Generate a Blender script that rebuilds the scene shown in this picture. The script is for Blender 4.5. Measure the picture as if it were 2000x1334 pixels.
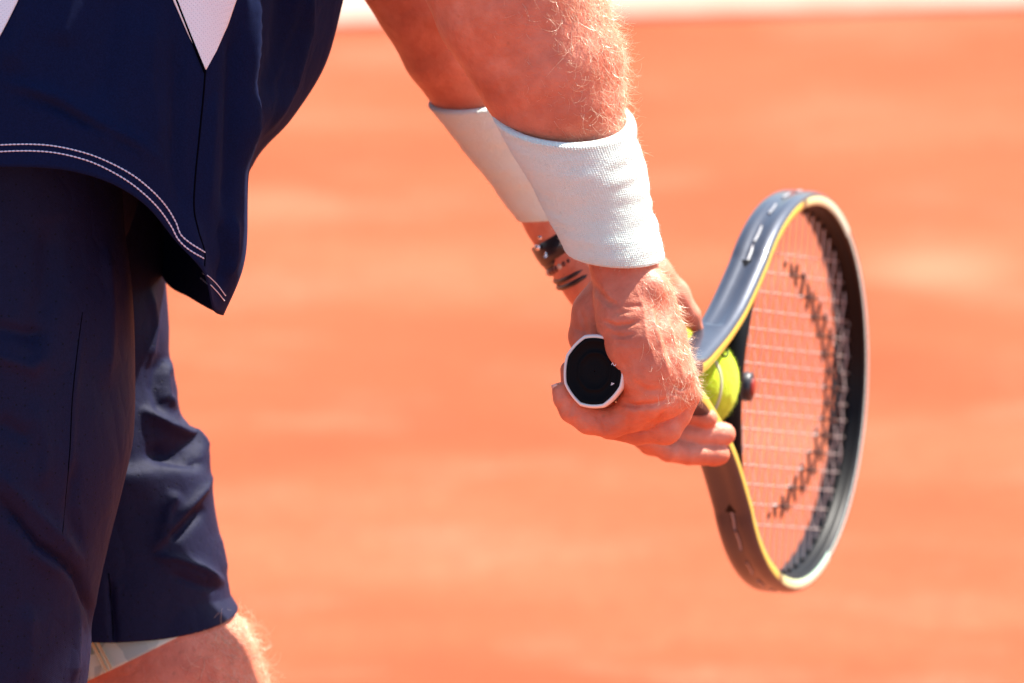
import bpy, math, random
import numpy as np
from mathutils import Vector, Matrix
from mathutils.bvhtree import BVHTree

random.seed(7); RNG = np.random.default_rng(7)
for o in list(bpy.data.objects): bpy.data.objects.remove(o)
SC = bpy.context.scene
COL = SC.collection

# ------------------------------------------------------------------ camera, sky, sun, exposure
DIST = 10.0                  # camera to the gripping hand
PITCH = math.radians(18.0)
S = 0.00032                  # metres per photo pixel in the plane of the gripping hand
CENTRE = np.array([0.0, 0.0, 0.80])
RV = np.array([1.0, 0.0, 0.0])
FV = np.array([0.0, math.cos(PITCH), -math.sin(PITCH)])
UV = np.array([0.0, math.sin(PITCH), math.cos(PITCH)])

cam_d = bpy.data.cameras.new('camera'); cam = bpy.data.objects.new('camera', cam_d); COL.objects.link(cam)
cam_d.sensor_width = 36.0
cam_d.lens = 36.0 * DIST / (2000 * S)
cam_d.clip_start = 0.5; cam_d.clip_end = 600
cpos = CENTRE - FV * DIST
M = Matrix(((RV[0], UV[0], -FV[0], cpos[0]), (RV[1], UV[1], -FV[1], cpos[1]), (RV[2], UV[2], -FV[2], cpos[2]), (0, 0, 0, 1)))
cam.matrix_world = M
cam_d.dof.use_dof = True
cam_d.dof.focus_distance = DIST + 0.012
cam_d.dof.aperture_fstop = 7.6
SC.camera = cam

SUN_EL = math.radians(54); SUN_AZ = math.radians(50)   # azimuth from +Y (away from camera) towards +X (right)
w = bpy.data.worlds.new('World'); SC.world = w; w.use_nodes = True
nt = w.node_tree; nt.nodes.clear()
sky = nt.nodes.new('ShaderNodeTexSky'); sky.sky_type = 'NISHITA'; sky.sun_disc = False
sky.sun_elevation = SUN_EL; sky.sun_rotation = SUN_AZ
bgn = nt.nodes.new('ShaderNodeBackground'); bgn.inputs['Strength'].default_value = 0.085
wo = nt.nodes.new('ShaderNodeOutputWorld')
nt.links.new(sky.outputs[0], bgn.inputs[0]); nt.links.new(bgn.outputs[0], wo.inputs[0])
sun_d = bpy.data.lights.new('sun', 'SUN'); sun_d.energy = 4.6; sun_d.angle = math.radians(0.53); sun_d.color = (1.0, 0.95, 0.86)
sun = bpy.data.objects.new('sun', sun_d); COL.objects.link(sun)
sdir = Vector((math.sin(SUN_AZ) * math.cos(SUN_EL), math.cos(SUN_AZ) * math.cos(SUN_EL), math.sin(SUN_EL)))
sun.rotation_euler = sdir.to_track_quat('Z', 'Y').to_euler(); sun.location = (3, 3, 6)
SC.view_settings.view_transform = 'Standard'; SC.view_settings.look = 'None'
SC.view_settings.exposure = 1.65; SC.view_settings.gamma = 1.0; SC.view_settings.use_curve_mapping = False
SC.render.engine = 'CYCLES'
SC.cycles.use_denoising = True
SC.cycles.max_bounces = 8; SC.cycles.diffuse_bounces = 5
SC.cycles.caustics_reflective = False; SC.cycles.caustics_refractive = False
try: SC.cycles.denoiser = 'OPENIMAGEDENOISE'
except Exception: pass

# ------------------------------------------------------------------ helpers
def rig(px, py, d=0.0):
    """photo pixel at d metres behind the hand plane -> view-aligned metres (x right, y up, z away)"""
    k = S * (DIST + d) / DIST
    return np.array([(px - 1000) * k, (667 - py) * k, d])
def rp(px, py, dz): return rig(px, py, dz * S)          # depth also in pixels
def to_world(P):
    P = np.asarray(P, float); return CENTRE + P[..., 0:1] * RV + P[..., 1:2] * UV + P[..., 2:3] * FV
def to_px(P):
    k = S * (DIST + P[..., 2]) / DIST
    return 1000 + P[..., 0] / k, 667 - P[..., 1] / k

def tag(o, label=None, cat=None, group=None, kind=None):
    if label: o['label'] = label
    if cat: o['category'] = cat
    if group: o['group'] = group
    if kind: o['kind'] = kind
    return o
def empty(name, loc, parent=None):
    o = bpy.data.objects.new(name, None); COL.objects.link(o); o.location = loc
    o.empty_display_size = 0.05
    if parent: o.parent = parent
    return o
def mesh_obj(name, V, F, mat, parent=None, smooth=True, world=True):
    """V: rig coordinates (world=True converts them) ; F list of faces or (n,4)/(n,3) array"""
    V = np.asarray(V, float)
    if world: V = to_world(V)
    off = np.zeros(3)
    me = bpy.data.meshes.new(name)
    if world and parent is not None:
        off = np.array(world_loc(parent)); V = V - off
    F = [tuple(int(i) for i in f) for f in F] if not isinstance(F, np.ndarray) else F.tolist()
    me.from_pydata(V.tolist(), [], F)
    if smooth: me.polygons.foreach_set('use_smooth', [True] * len(me.polygons))
    mats = mat if isinstance(mat, (list, tuple)) else [mat]
    for m in mats: me.materials.append(m)
    me.update()
    o = bpy.data.objects.new(name, me); COL.objects.link(o)
    if parent: o.parent = parent
    return o
def world_loc(o):
    p = np.array(o.location)
    while o.parent is not None:
        o = o.parent; p = p + np.array(o.location)
    return p

# ---- node materials
class NT:
    def __init__(self, name):
        self.m = bpy.data.materials.new(name); self.m.use_nodes = True
        self.t = self.m.node_tree; self.t.nodes.clear()
        self.out = self.t.nodes.new('ShaderNodeOutputMaterial')
        self.b = self.t.nodes.new('ShaderNodeBsdfPrincipled')
        self.link(self.b.outputs[0], self.out.inputs[0])
    def link(self, a, b): self.t.links.new(a, b)
    def n(self, t, **kw):
        x = self.t.nodes.new(t)
        for k, v in kw.items():
            if hasattr(x, k) and k not in x.inputs.keys(): setattr(x, k, v)
            else: x.inputs[k].default_value = v
        return x
    def coord(self, kind='Object', scale=(1, 1, 1), rot=(0, 0, 0)):
        c = self.n('ShaderNodeTexCoord'); mp = self.n('ShaderNodeMapping')
        mp.inputs['Scale'].default_value = scale; mp.inputs['Rotation'].default_value = rot
        self.link(c.outputs[kind], mp.inputs['Vector']); return mp.outputs[0]
    def noise(self, vec, scale, detail=3, rough=0.5):
        x = self.n('ShaderNodeTexNoise'); x.inputs['Scale'].default_value = scale
        x.inputs['Detail'].default_value = detail; x.inputs['Roughness'].default_value = rough
        self.link(vec, x.inputs['Vector']); return x.outputs['Fac']
    def ramp(self, fac, stops):
        r = self.n('ShaderNodeValToRGB'); e = r.color_ramp.elements
        while len(e) < len(stops): e.new(0.5)
        for el, (p, c) in zip(e, stops):
            el.position = p; el.color = (*c, 1) if len(c) == 3 else c
        self.link(fac, r.inputs[0]); return r.outputs[0]
    def mix(self, fac, a, b, mode='MIX'):
        x = self.n('ShaderNodeMix'); x.data_type = 'RGBA'; x.blend_type = mode
        if isinstance(fac, (int, float)): x.inputs[0].default_value = fac
        else: self.link(fac, x.inputs[0])
        for i, v in ((6, a), (7, b)):
            if isinstance(v, tuple): x.inputs[i].default_value = (*v, 1)
            else: self.link(v, x.inputs[i])
        return x.outputs[2]
    def math(self, op, a, b=0.0):
        x = self.n('ShaderNodeMath'); x.operation = op
        for i, v in ((0, a), (1, b)):
            if isinstance(v, (int, float)): x.inputs[i].default_value = v
            else: self.link(v, x.inputs[i])
        return x.outputs[0]
    def bump(self, h, strength, dist, prev=None):
        x = self.n('ShaderNodeBump'); x.inputs['Strength'].default_value = strength; x.inputs['Distance'].default_value = dist
        self.link(h, x.inputs['Height'])
        if prev is not None: self.link(prev, x.inputs['Normal'])
        return x.outputs[0]
    def set(self, **kw):
        for k, v in kw.items():
            k = k.replace('_', ' ')
            if isinstance(v, tuple) and len(v) == 3 and k != 'Subsurface Radius': v = (*v, 1)
            if hasattr(v, 'is_output'): self.link(v, self.b.inputs[k])
            else: self.b.inputs[k].default_value = v
        return self

def m_skin():
    t = NT('skin'); v = t.coord()
    n1 = t.noise(v, 28, 4, .6); n2 = t.noise(v, 120, 3, .6)
    c = t.ramp(n1, [(.3, (.49, .130, .066)), (.55, (.64, .222, .130)), (.75, (.72, .30, .20))])
    c = t.mix(t.ramp(n2, [(.35, (.35, .35, .35)), (.6, (0, 0, 0))]), c, (.50, .125, .07))
    vo = t.n('ShaderNodeTexVoronoi'); vo.inputs['Scale'].default_value = 150; t.link(v, vo.inputs['Vector'])
    fr = t.ramp(vo.outputs['Distance'], [(.10, (1, 1, 1)), (.24, (0, 0, 0))])
    patch = t.ramp(t.noise(v, 40, 2), [(.5, (0, 0, 0)), (.68, (.55, .55, .55))])
    c = t.mix(t.mix(1.0, fr, patch, 'MULTIPLY'), c, (.36, .13, .07))
    fine = t.noise(v, 900, 3, .6)
    vv = t.n('ShaderNodeTexVoronoi'); vv.inputs['Scale'].default_value = 1100; vv.feature = 'DISTANCE_TO_EDGE'; t.link(v, vv.inputs['Vector'])
    b = t.bump(fine, .45, .0008); b = t.bump(vv.outputs[0], .3, .0006, b)
    b = t.bump(t.noise(v, 180, 2), .35, .0022, b)
    t.set(Base_Color=c, Roughness=.46, Subsurface_Weight=.16, Subsurface_Radius=(1.0, .35, .2), Subsurface_Scale=.0025, Normal=b)
    t.b.inputs['Specular IOR Level'].default_value = .42
    return t.m
def m_navy(name='navy_polyester', base=(.0038, .0074, .0310), sheen=.0, perf=False, spec=.07, rough=.85):
    t = NT(name); v = t.coord()
    n = t.noise(v, 14, 3)
    c = t.mix(n, tuple(x * .85 for x in base), tuple(x * 1.2 for x in base))
    c = t.mix(t.ramp(t.noise(v, 1000, 2, .7), [(.35, (.0, .0, .0)), (.65, (.5, .5, .5))]), c, tuple(x * 2.0 for x in base))
    wv = t.n('ShaderNodeTexWave'); wv.inputs['Scale'].default_value = 420; wv.inputs['Distortion'].default_value = 1.5; wv.bands_direction = 'DIAGONAL'
    t.link(v, wv.inputs['Vector'])
    b = t.bump(wv.outputs['Fac'], .22, .0003)
    b = t.bump(t.noise(v, 700, 2), .28, .0004, b)
    b = t.bump(t.noise(v, 30, 3, .55), .35, .004, b)
    rv = t.coord(scale=(1.0, 1.0, .45), rot=(0, .5, .3))
    rid = t.math('ABSOLUTE', t.math('SUBTRACT', t.noise(rv, 13, 2, .5), .5))
    b = t.bump(t.ramp(rid, [(0, (0, 0, 0)), (.10, (1, 1, 1))]), .30, .0035, b)
    rid2 = t.math('ABSOLUTE', t.math('SUBTRACT', t.noise(t.coord(scale=(1, 1, .6), rot=(.4, 0, 0)), 38, 2, .5), .5))
    b = t.bump(t.ramp(rid2, [(0, (0, 0, 0)), (.08, (1, 1, 1))]), .12, .002, b)
    if perf:
        vo = t.n('ShaderNodeTexVoronoi'); vo.inputs['Scale'].default_value = 210; vo.inputs['Randomness'].default_value = .25; t.link(v, vo.inputs['Vector'])
        dots = t.ramp(vo.outputs['Distance'], [(.10, (0, 0, 0)), (.16, (1, 1, 1))])
        c = t.mix(dots, (.003, .004, .012), c)
        b = t.bump(dots, .5, .0006, b)
    t.set(Base_Color=c, Roughness=rough, Normal=b, Sheen_Weight=sheen, Sheen_Roughness=.35, Sheen_Tint=(.5, .55, .9))
    t.b.inputs['Specular IOR Level'].default_value = spec
    return t.m
def m_white_mesh():
    t = NT('white_mesh_fabric'); v = t.coord()
    vo = t.n('ShaderNodeTexVoronoi'); vo.inputs['Scale'].default_value = 800; vo.inputs['Randomness'].default_value = .1; t.link(v, vo.inputs['Vector'])
    d = t.ramp(vo.outputs['Distance'], [(.18, (0, 0, 0)), (.4, (1, 1, 1))])
    c = t.mix(d, (.66, .70, .72), (.84, .87, .88))
    t.set(Base_Color=c, Roughness=.7, Normal=t.bump(d, .4, .0005))
    return t.m
def m_terry():
    t = NT('mint_terry'); v = t.coord()
    c = t.mix(t.noise(v, 35, 3), (.79, .93, .82), (.85, .96, .87))
    c = t.mix(t.ramp(t.noise(v, 22, 2), [(.66, (0, 0, 0)), (.78, (.25, .25, .25))]), c, (.72, .66, .52))
    b = t.bump(t.noise(v, 1500, 3, .7), .8, .0011); b = t.bump(t.noise(v, 420, 3, .6), .5, .0016, b)
    t.set(Base_Color=c, Roughness=.95, Sheen_Weight=.35, Sheen_Roughness=.6, Normal=b, Subsurface_Weight=.1, Subsurface_Radius=(1, 1, 1), Subsurface_Scale=.002)
    t.b.inputs['Specular IOR Level'].default_value = .1
    return t.m
def m_plain(name, col, rough=.5, metal=0.0, coat=0.0, spec=.5, bump=None, var=0.1):
    t = NT(name); v = t.coord()
    c = t.mix(t.noise(v, 60, 3), tuple(x * (1 - var) for x in col), tuple(min(1, x * (1 + var)) for x in col))
    t.set(Base_Color=c, Roughness=rough, Metallic=metal, Coat_Weight=coat, Coat_Roughness=.06)
    t.b.inputs['Specular IOR Level'].default_value = spec
    if bump: t.set(Normal=t.bump(t.noise(v, bump[0], 3, .6), bump[1], bump[2]))
    return t.m
def m_hair(name, col):
    m = bpy.data.materials.new(name); m.use_nodes = True; t = m.node_tree; t.nodes.clear()
    out = t.nodes.new('ShaderNodeOutputMaterial'); d = t.nodes.new('ShaderNodeBsdfDiffuse'); tr = t.nodes.new('ShaderNodeBsdfTranslucent')
    g = t.nodes.new('ShaderNodeBsdfGlossy'); g.inputs['Roughness'].default_value = .3; g.inputs['Color'].default_value = (1, .95, .85, 1)
    d.inputs[0].default_value = (*col, 1); tr.inputs[0].default_value = (*col, 1)
    m1 = t.nodes.new('ShaderNodeMixShader'); m1.inputs[0].default_value = .5
    m2 = t.nodes.new('ShaderNodeMixShader'); m2.inputs[0].default_value = .15
    t.links.new(d.outputs[0], m1.inputs[1]); t.links.new(tr.outputs[0], m1.inputs[2])
    t.links.new(m1.outputs[0], m2.inputs[1]); t.links.new(g.outputs[0], m2.inputs[2]); t.links.new(m2.outputs[0], out.inputs[0])
    return m

# ---- splines, lofts, tubes
def hermite(P, n, closed=False):
    P = np.asarray(P, float)
    if closed: P = np.vstack([P, P[:1]])
    seg = np.linalg.norm(np.diff(P, axis=0), axis=1) + 1e-9
    u = np.concatenate([[0], np.cumsum(seg)])
    T = np.zeros_like(P)
    T[1:-1] = (P[2:] - P[:-2]) / (u[2:] - u[:-2])[:, None]
    if closed:
        T[0] = T[-1] = (P[1] - P[-2]) / (seg[0] + seg[-1])
    else:
        T[0] = (P[1] - P[0]) / seg[0]; T[-1] = (P[-1] - P[-2]) / seg[-1]
    q = np.linspace(0, u[-1], n, endpoint=not closed)
    i = np.clip(np.searchsorted(u, q, side='right') - 1, 0, len(seg) - 1)
    h = seg[i]; x = ((q - u[i]) / h)[:, None]; h = h[:, None]
    return ((2 * x**3 - 3 * x**2 + 1) * P[i] + (x**3 - 2 * x**2 + x) * h * T[i] + (-2 * x**3 + 3 * x**2) * P[i + 1] + (x**3 - x**2) * h * T[i + 1])
def grid_faces(nu, nv, wrap_u=False, wrap_v=False):
    """vertex index = u*nv + v"""
    us = np.arange(nu if wrap_u else nu - 1); vs = np.arange(nv if wrap_v else nv - 1)
    a, b = np.meshgrid(us, vs, indexing='ij'); a = a.ravel(); b = b.ravel()
    a2 = (a + 1) % nu; b2 = (b + 1) % nv
    return np.stack([a * nv + b, a2 * nv + b, a2 * nv + b2, a * nv + b2], 1)
def grid_normals(G, wrap_u=False):
    du = np.gradient(G, axis=0); dv = np.gradient(G, axis=1)
    if wrap_u:
        du = (np.roll(G, -1, 0) - np.roll(G, 1, 0)) / 2
    n = np.cross(du, dv); return n / (np.linalg.norm(n, axis=2, keepdims=True) + 1e-12)
def frames(C):
    T = np.gradient(C, axis=0); T /= np.linalg.norm(T, axis=1, keepdims=True) + 1e-12
    ref = np.array([.31, .17, .93]); N = np.zeros_like(C)
    n = ref - T[0] * ref.dot(T[0]); n /= np.linalg.norm(n)
    for i in range(len(C)):
        n = n - T[i] * n.dot(T[i]); n /= np.linalg.norm(n) + 1e-12; N[i] = n
    return T, N, np.cross(T, N)
def tube(C, r, k=8, closed=False):
    C = np.asarray(C, float); n = len(C)
    T, N, B = frames(C)
    a = np.linspace(0, 2 * math.pi, k, endpoint=False)
    r = np.broadcast_to(np.asarray(r, float), (n,))
    V = C[:, None] + r[:, None, None] * (np.cos(a)[None, :, None] * N[:, None] + np.sin(a)[None, :, None] * B[:, None])
    F = grid_faces(n, k, wrap_u=closed, wrap_v=True).tolist()
    if not closed:
        F.append(list(range(k))[::-1]); F.append([(n - 1) * k + j for j in range(k)])
    return V.reshape(-1, 3), F
def join(parts):
    V, F, o = [], [], 0
    for v, f in parts:
        v = np.asarray(v); V.append(v)
        f = f.tolist() if isinstance(f, np.ndarray) else f
        F += [[i + o for i in q] for q in f]; o += len(v)
    return np.vstack(V), F
def seg_dist(px, py, poly):
    """distance in px to a polyline, and 0..1 position along it"""
    poly = np.asarray(poly, float); best = np.full(px.shape, 1e9); along = np.zeros(px.shape)
    L = np.linalg.norm(np.diff(poly, axis=0), axis=1); cu = np.concatenate([[0], np.cumsum(L)])
    for i in range(len(L)):
        a, b = poly[i], poly[i + 1]; ab = b - a
        t = np.clip(((px - a[0]) * ab[0] + (py - a[1]) * ab[1]) / (L[i]**2 + 1e-9), 0, 1)
        d = np.hypot(px - a[0] - t * ab[0], py - a[1] - t * ab[1])
        m = d < best; best[m] = d[m]; along[m] = (cu[i] + t[m] * L[i]) / cu[-1]
    return best, along
def signed_side(px, py, poly):
    poly = np.asarray(poly, float); a, b = poly[0], poly[-1]
    return np.sign((b[0] - a[0]) * (py - a[1]) - (b[1] - a[1]) * (px - a[0]))
def fold(P, N, poly, amp, width, width2=None, taper=.25):
    """raise (amp>0) or press (amp<0) a crease along a px polyline on the side turned to the viewer; amp in metres, width in px"""
    px, py = to_px(P); d, al = seg_dist(px, py, poly)
    wd = np.full(d.shape, float(width))
    if width2 is not None: wd[signed_side(px, py, poly) > 0] = width2
    wgt = (np.exp(-np.sqrt((d / wd)**2 * 1.9 + .02) ) * 1.12 if amp > 0 else np.exp(-(d / wd)**2)) * np.clip(np.minimum(al, 1 - al) / max(taper, 1e-3) + .08, 0, 1)
    facing = np.clip(-N[..., 2] * 2 + .8, 0, 1)
    return P + N * (amp * wgt * facing)[..., None]
def vnoise(P, f, seed=0):
    """cheap smooth noise from sines, about -1..1"""
    r = np.random.default_rng(seed); out = 0
    for k in range(7):
        d = r.normal(size=3); d /= np.linalg.norm(d); out = out + np.sin((P @ d) * f * r.uniform(.6, 1.6) + r.uniform(0, 6.28))
    return out / 3.2

# ---- signed-distance modelling of flesh, meshed by surface nets
class Flesh:
    def __init__(self, lo, hi, h):
        self.lo = np.minimum(lo, hi); hi = np.maximum(lo, hi); self.h = h
        self.ax = [self.lo[i] + h * np.arange(int((hi[i] - self.lo[i]) / h) + 1) for i in range(3)]
        self.D = np.ones([len(a) for a in self.ax], np.float32)
    def sub(self, lo, hi):
        s = []
        for i in range(3):
            a = max(0, int(math.floor((lo[i] - self.lo[i]) / self.h))); b = min(len(self.ax[i]), int(math.ceil((hi[i] - self.lo[i]) / self.h)) + 1)
            if b <= a: return None
            s.append(slice(a, b))
        return tuple(s)
    @staticmethod
    def smin(a, b, k):
        if k <= 0: return np.minimum(a, b)
        h = np.maximum(k - np.abs(a - b), 0) / k
        return np.minimum(a, b) - h * h * k * .25
    def cone(self, s, a, ra, b, rb):
        X = self.ax[0][s[0]][:, None, None] - a[0]; Y = self.ax[1][s[1]][None, :, None] - a[1]; Z = self.ax[2][s[2]][None, None, :] - a[2]
        ba = b - a; l2 = float(ba @ ba) + 1e-12
        t = np.clip((X * ba[0] + Y * ba[1] + Z * ba[2]) / l2, 0, 1)
        return (np.sqrt((X - ba[0] * t)**2 + (Y - ba[1] * t)**2 + (Z - ba[2] * t)**2) - (ra + (rb - ra) * t)).astype(np.float32)
    def chains(self, chains, k_in, k_out, margin=.012):
        """chains: list of lists of (rig point, radius); all merged with k_in, the group then merged into the body with k_out"""
        pts = [(p, r) for c in chains for p, r in c]
        lo = np.min([p - r for p, r in pts], 0) - margin; hi = np.max([p + r for p, r in pts], 0) + margin
        s = self.sub(lo, hi)
        if s is None: return
        g = np.ones(self.D[s].shape, np.float32)
        for c in chains:
            if len(c) == 1: c = [c[0], c[0]]
            one = None
            for (a, ra), (b, rb) in zip(c[:-1], c[1:]):
                d = self.cone(s, a, ra, b, rb); one = d if one is None else self.smin(one, d, min(k_in, .003))
            g = self.smin(g, one, k_in)
        self.D[s] = self.smin(self.D[s], g, k_out)
    def mesh(self):
        D = self.D; n = D.shape; ins = D < 0
        c = np.zeros([i - 1 for i in n], np.int8)
        for dx in (0, 1):
            for dy in (0, 1):
                for dz in (0, 1): c += ins[dx:n[0] - 1 + dx, dy:n[1] - 1 + dy, dz:n[2] - 1 + dz]
        cells = np.argwhere((c > 0) & (c < 8)); idx = -np.ones(c.shape, np.int64); idx[tuple(cells.T)] = np.arange(len(cells))
        acc = np.zeros((len(cells), 3)); cnt = np.zeros(len(cells))
        corners = [(x, y, z) for x in (0, 1) for y in (0, 1) for z in (0, 1)]
        vals = {q: D[cells[:, 0] + q[0], cells[:, 1] + q[1], cells[:, 2] + q[2]] for q in corners}
        for p in corners:
            for axn in range(3):
                if p[axn]: continue
                q = list(p); q[axn] = 1; q = tuple(q); a, b = vals[p], vals[q]; m = (a < 0) != (b < 0)
                t = a[m] / (a[m] - b[m]); pos = np.tile(np.array(p, float), (m.sum(), 1)); pos[:, axn] = t
                acc[m] += pos; cnt[m] += 1
        V = (cells + acc / cnt[:, None]) * self.h + self.lo
        F = []
        for axn in range(3):
            sl0 = [slice(None)] * 3; sl1 = [slice(None)] * 3; sl0[axn] = slice(0, -1); sl1[axn] = slice(1, None)
            a, b = ins[tuple(sl0)], ins[tuple(sl1)]
            e = np.argwhere(a != b); o1, o2 = [(1, 2), (2, 0), (0, 1)][axn]
            ok = (e[:, o1] > 0) & (e[:, o2] > 0) & (e[:, o1] < n[o1] - 1) & (e[:, o2] < n[o2] - 1); e = e[ok]
            flip = a[tuple(e.T)]
            def ci(d1, d2):
                q = e.copy(); q[:, o1] += d1; q[:, o2] += d2; return idx[tuple(q.T)]
            quad = np.stack([ci(-1, -1), ci(0, -1), ci(0, 0), ci(-1, 0)], 1)
            quad[flip] = quad[flip][:, ::-1]          # rig space is left-handed
            F.append(quad)
        return V, np.vstack(F)
def mesh_normals(V, F):
    n = np.cross(V[F[:, 2]] - V[F[:, 0]], V[F[:, 3]] - V[F[:, 1]]); N = np.zeros_like(V)
    for i in range(4): np.add.at(N, F[:, i], n)
    return -N / (np.linalg.norm(N, axis=1, keepdims=True) + 1e-12)   # minus: left-handed rig space
def ch(*a):
    """chain from (px, py, depth px, radius px) tuples"""
    return [(rp(x, y, z), r * S * (DIST + z * S) / DIST) for x, y, z, r in a]

def make_bvh(V, F): return BVHTree.FromPolygons([Vector(v) for v in V], [list(map(int, f)) for f in F])
def cast(bvh, px, py, lift=0.0):
    """point of a surface (rig space) that stands behind a pixel"""
    o = Vector((0, 0, -DIST)); d = Vector(rig(px, py, 0)) - o; d.normalize()
    h, n, i, t = bvh.ray_cast(o, d)
    if h is None: return None
    if n.z > 0: n = -n
    return np.array(h + n * lift)
def cast_line(bvh, poly, step=6, lift=0.0006):
    C = hermite(np.array([(x, y, 0) for x, y in poly], float), max(3, int(sum(math.dist(a, b) for a, b in zip(poly[:-1], poly[1:])) / step)))
    P = [cast(bvh, x, y, lift) for x, y, _ in C]
    return np.array([p for p in P if p is not None])

def hairs(V, N, prob, count, length, flow, rad, lift=.45, curl=1.0, segs=8, seed=1, spread=.5):
    """tapered hair strands rooted on skin vertices. flow: preferred direction (rig)"""
    r = np.random.default_rng(seed); p = prob / prob.sum()
    i = r.choice(len(V), count, p=p); root = V[i] + r.normal(size=(count, 3)) * .0006; n = N[i]
    f = np.asarray(flow, float)[None] + r.normal(size=(count, 3)) * spread
    f = f - n * (f * n).sum(1, keepdims=True); f /= np.linalg.norm(f, axis=1, keepdims=True)
    d = f + n * (lift * r.uniform(.3, 1.6, (count, 1))); d /= np.linalg.norm(d, axis=1, keepdims=True)
    L = length * r.uniform(.45, 1.25, count); axis = np.cross(d, n) * r.choice([-1, 1], (count, 1)) * .7 + n * r.normal(size=(count, 1)) + r.normal(size=(count, 3)) * .35
    axis /= np.linalg.norm(axis, axis=1, keepdims=True)
    ang = curl * r.uniform(.2, 1.0, count) * 1.9 / segs
    P = [root - n * .0004]; 
    for s in range(segs):
        P.append(P[-1] + d * (L / segs)[:, None])
        ca, sa = np.cos(ang)[:, None], np.sin(ang)[:, None]
        d = d * ca + np.cross(axis, d) * sa + axis * (axis * d).sum(1, keepdims=True) * (1 - ca)
        dn = (d * n).sum(1, keepdims=True); d = d + n * np.maximum(.02 - dn, 0)
        d /= np.linalg.norm(d, axis=1, keepdims=True)
    P = np.stack(P, 1)                                   # count, segs+1, 3
    T = np.gradient(P, axis=1); T /= np.linalg.norm(T, axis=2, keepdims=True)
    a = np.cross(T, axis[:, None]); a /= np.linalg.norm(a, axis=2, keepdims=True) + 1e-9; b = np.cross(T, a)
    rr = rad * np.linspace(1, .25, segs + 1)[None, :, None] * r.uniform(.7, 1.25, (count, 1, 1))
    R = np.stack([P + rr * (a * math.cos(q) + b * math.sin(q)) for q in (0, 2.094, 4.189)], 2)   # count, segs+1, 3, 3
    m = segs + 1; base = (np.arange(count) * m * 3)[:, None, None]; ss = np.arange(segs)[None, :, None] * 3; kk = np.arange(3)[None, None, :]; k2 = (kk + 1) % 3
    F = np.stack([base + ss + kk, base + ss + k2, base + ss + 3 + k2, base + ss + 3 + kk], -1).reshape(-1, 4)
    return R.reshape(-1, 3), F

# ------------------------------------------------------------------ ground
def ground_point(px, py):
    d = to_world(rig(px, py, 0)) - cpos; t = -cpos[2] / d[2]; return cpos + d * t
def m_clay():
    t = NT('red_clay'); c0 = t.n('ShaderNodeTexCoord'); v = c0.outputs['Object']; mp = t.n('ShaderNodeMapping'); mp.inputs['Scale'].default_value = (.6, 1.35, 1); mp.inputs['Rotation'].default_value = (0, 0, .06); t.link(v, mp.inputs['Vector']); v2 = mp.outputs[0]
    n1 = t.noise(v2, 2.6, 4, .55); n2 = t.noise(v2, 7, 5, .65); n3 = t.noise(v, 60, 3, .6)
    c = t.ramp(n1, [(.30, (.300, .058, .020)), (.5, (.340, .079, .031)), (.70, (.380, .108, .050))])
    c = t.mix(t.ramp(n2, [(.52, (0, 0, 0)), (.72, (.65, .65, .65))]), c, (.42, .140, .078))
    c = t.mix(t.ramp(n3, [(.4, (.35, .35, .35)), (.65, (0, 0, 0))]), c, (.28, .055, .022))
    vo = t.n('ShaderNodeTexVoronoi'); vo.inputs['Scale'].default_value = 2.2; t.link(v, vo.inputs['Vector'])
    sc = t.ramp(vo.outputs['Distance'], [(.03, (.5, .5, .5)), (.17, (0, 0, 0))])
    c = t.mix(sc, c, (.48, .185, .110))
    b = t.bump(t.noise(v, 300, 4, .7), .5, .003); b = t.bump(n2, .3, .01, b)
    t.set(Base_Color=c, Roughness=.93, Normal=b); t.b.inputs['Specular IOR Level'].default_value = .15
    return t.m
g = 260
tag(mesh_obj('clay_court', [(-g, -g, 0), (g, -g, 0), (g, g, 0), (-g, g, 0)], [(0, 1, 2, 3)], m_clay(), world=False, smooth=False), 'orange-red clay tennis court surface with paler dusty patches', None, None, 'structure')
def m_line():
    t = NT('court_line_paint'); v = t.coord()
    c = t.mix(t.ramp(t.noise(v, 7, 4, .6), [(.35, (.15, .15, .15)), (.60, (.75, .75, .75))]), (.48, .35, .28), (.41, .20, .13))
    t.set(Base_Color=c, Roughness=.85); return t.m
ga, gb = ground_point(640, 49), ground_point(2000, 12)
ld = (gb - ga) / np.linalg.norm(gb - ga); lp = np.array([-ld[1], ld[0], 0])
a0, b0 = ga - ld * 6, gb + ld * 6; lw = .10; z1 = np.array([0, 0, .005]); z0 = np.array([0, 0, -.02])
q = [a0, b0, b0 + lp * lw, a0 + lp * lw]
LV = [p + z0 for p in q] + [p + z1 for p in q]
tag(mesh_obj('court_line', LV, [(4, 5, 6, 7), (0, 4, 7, 3), (0, 1, 5, 4), (1, 2, 6, 5), (2, 3, 7, 6)], m_line(), world=False, smooth=False), 'white painted court line dusted with clay behind the player', None, None, 'structure')

# ------------------------------------------------------------------ person: flesh
SKIN = m_skin(); NAVY = m_navy('navy_shirt_fabric', sheen=.02); NAVY2 = m_navy('navy_shorts_fabric', (.0058, .0066, .0255), .0, True, .12, .66)
NAVY_IN = m_navy('shirt_lining', (.004, .005, .016), 0.0); TERRY = m_terry(); WMESH = m_white_mesh()
HAIR = m_hair('blond_body_hair', (.92, .77, .58))
person = empty('person', to_world(rig(60, 667, .15)) * np.array([1, 1, 0]))
tag(person, 'person in navy shirt and shorts bending forward with racket and ball, white wristbands', 'person')

mm = .001
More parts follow.
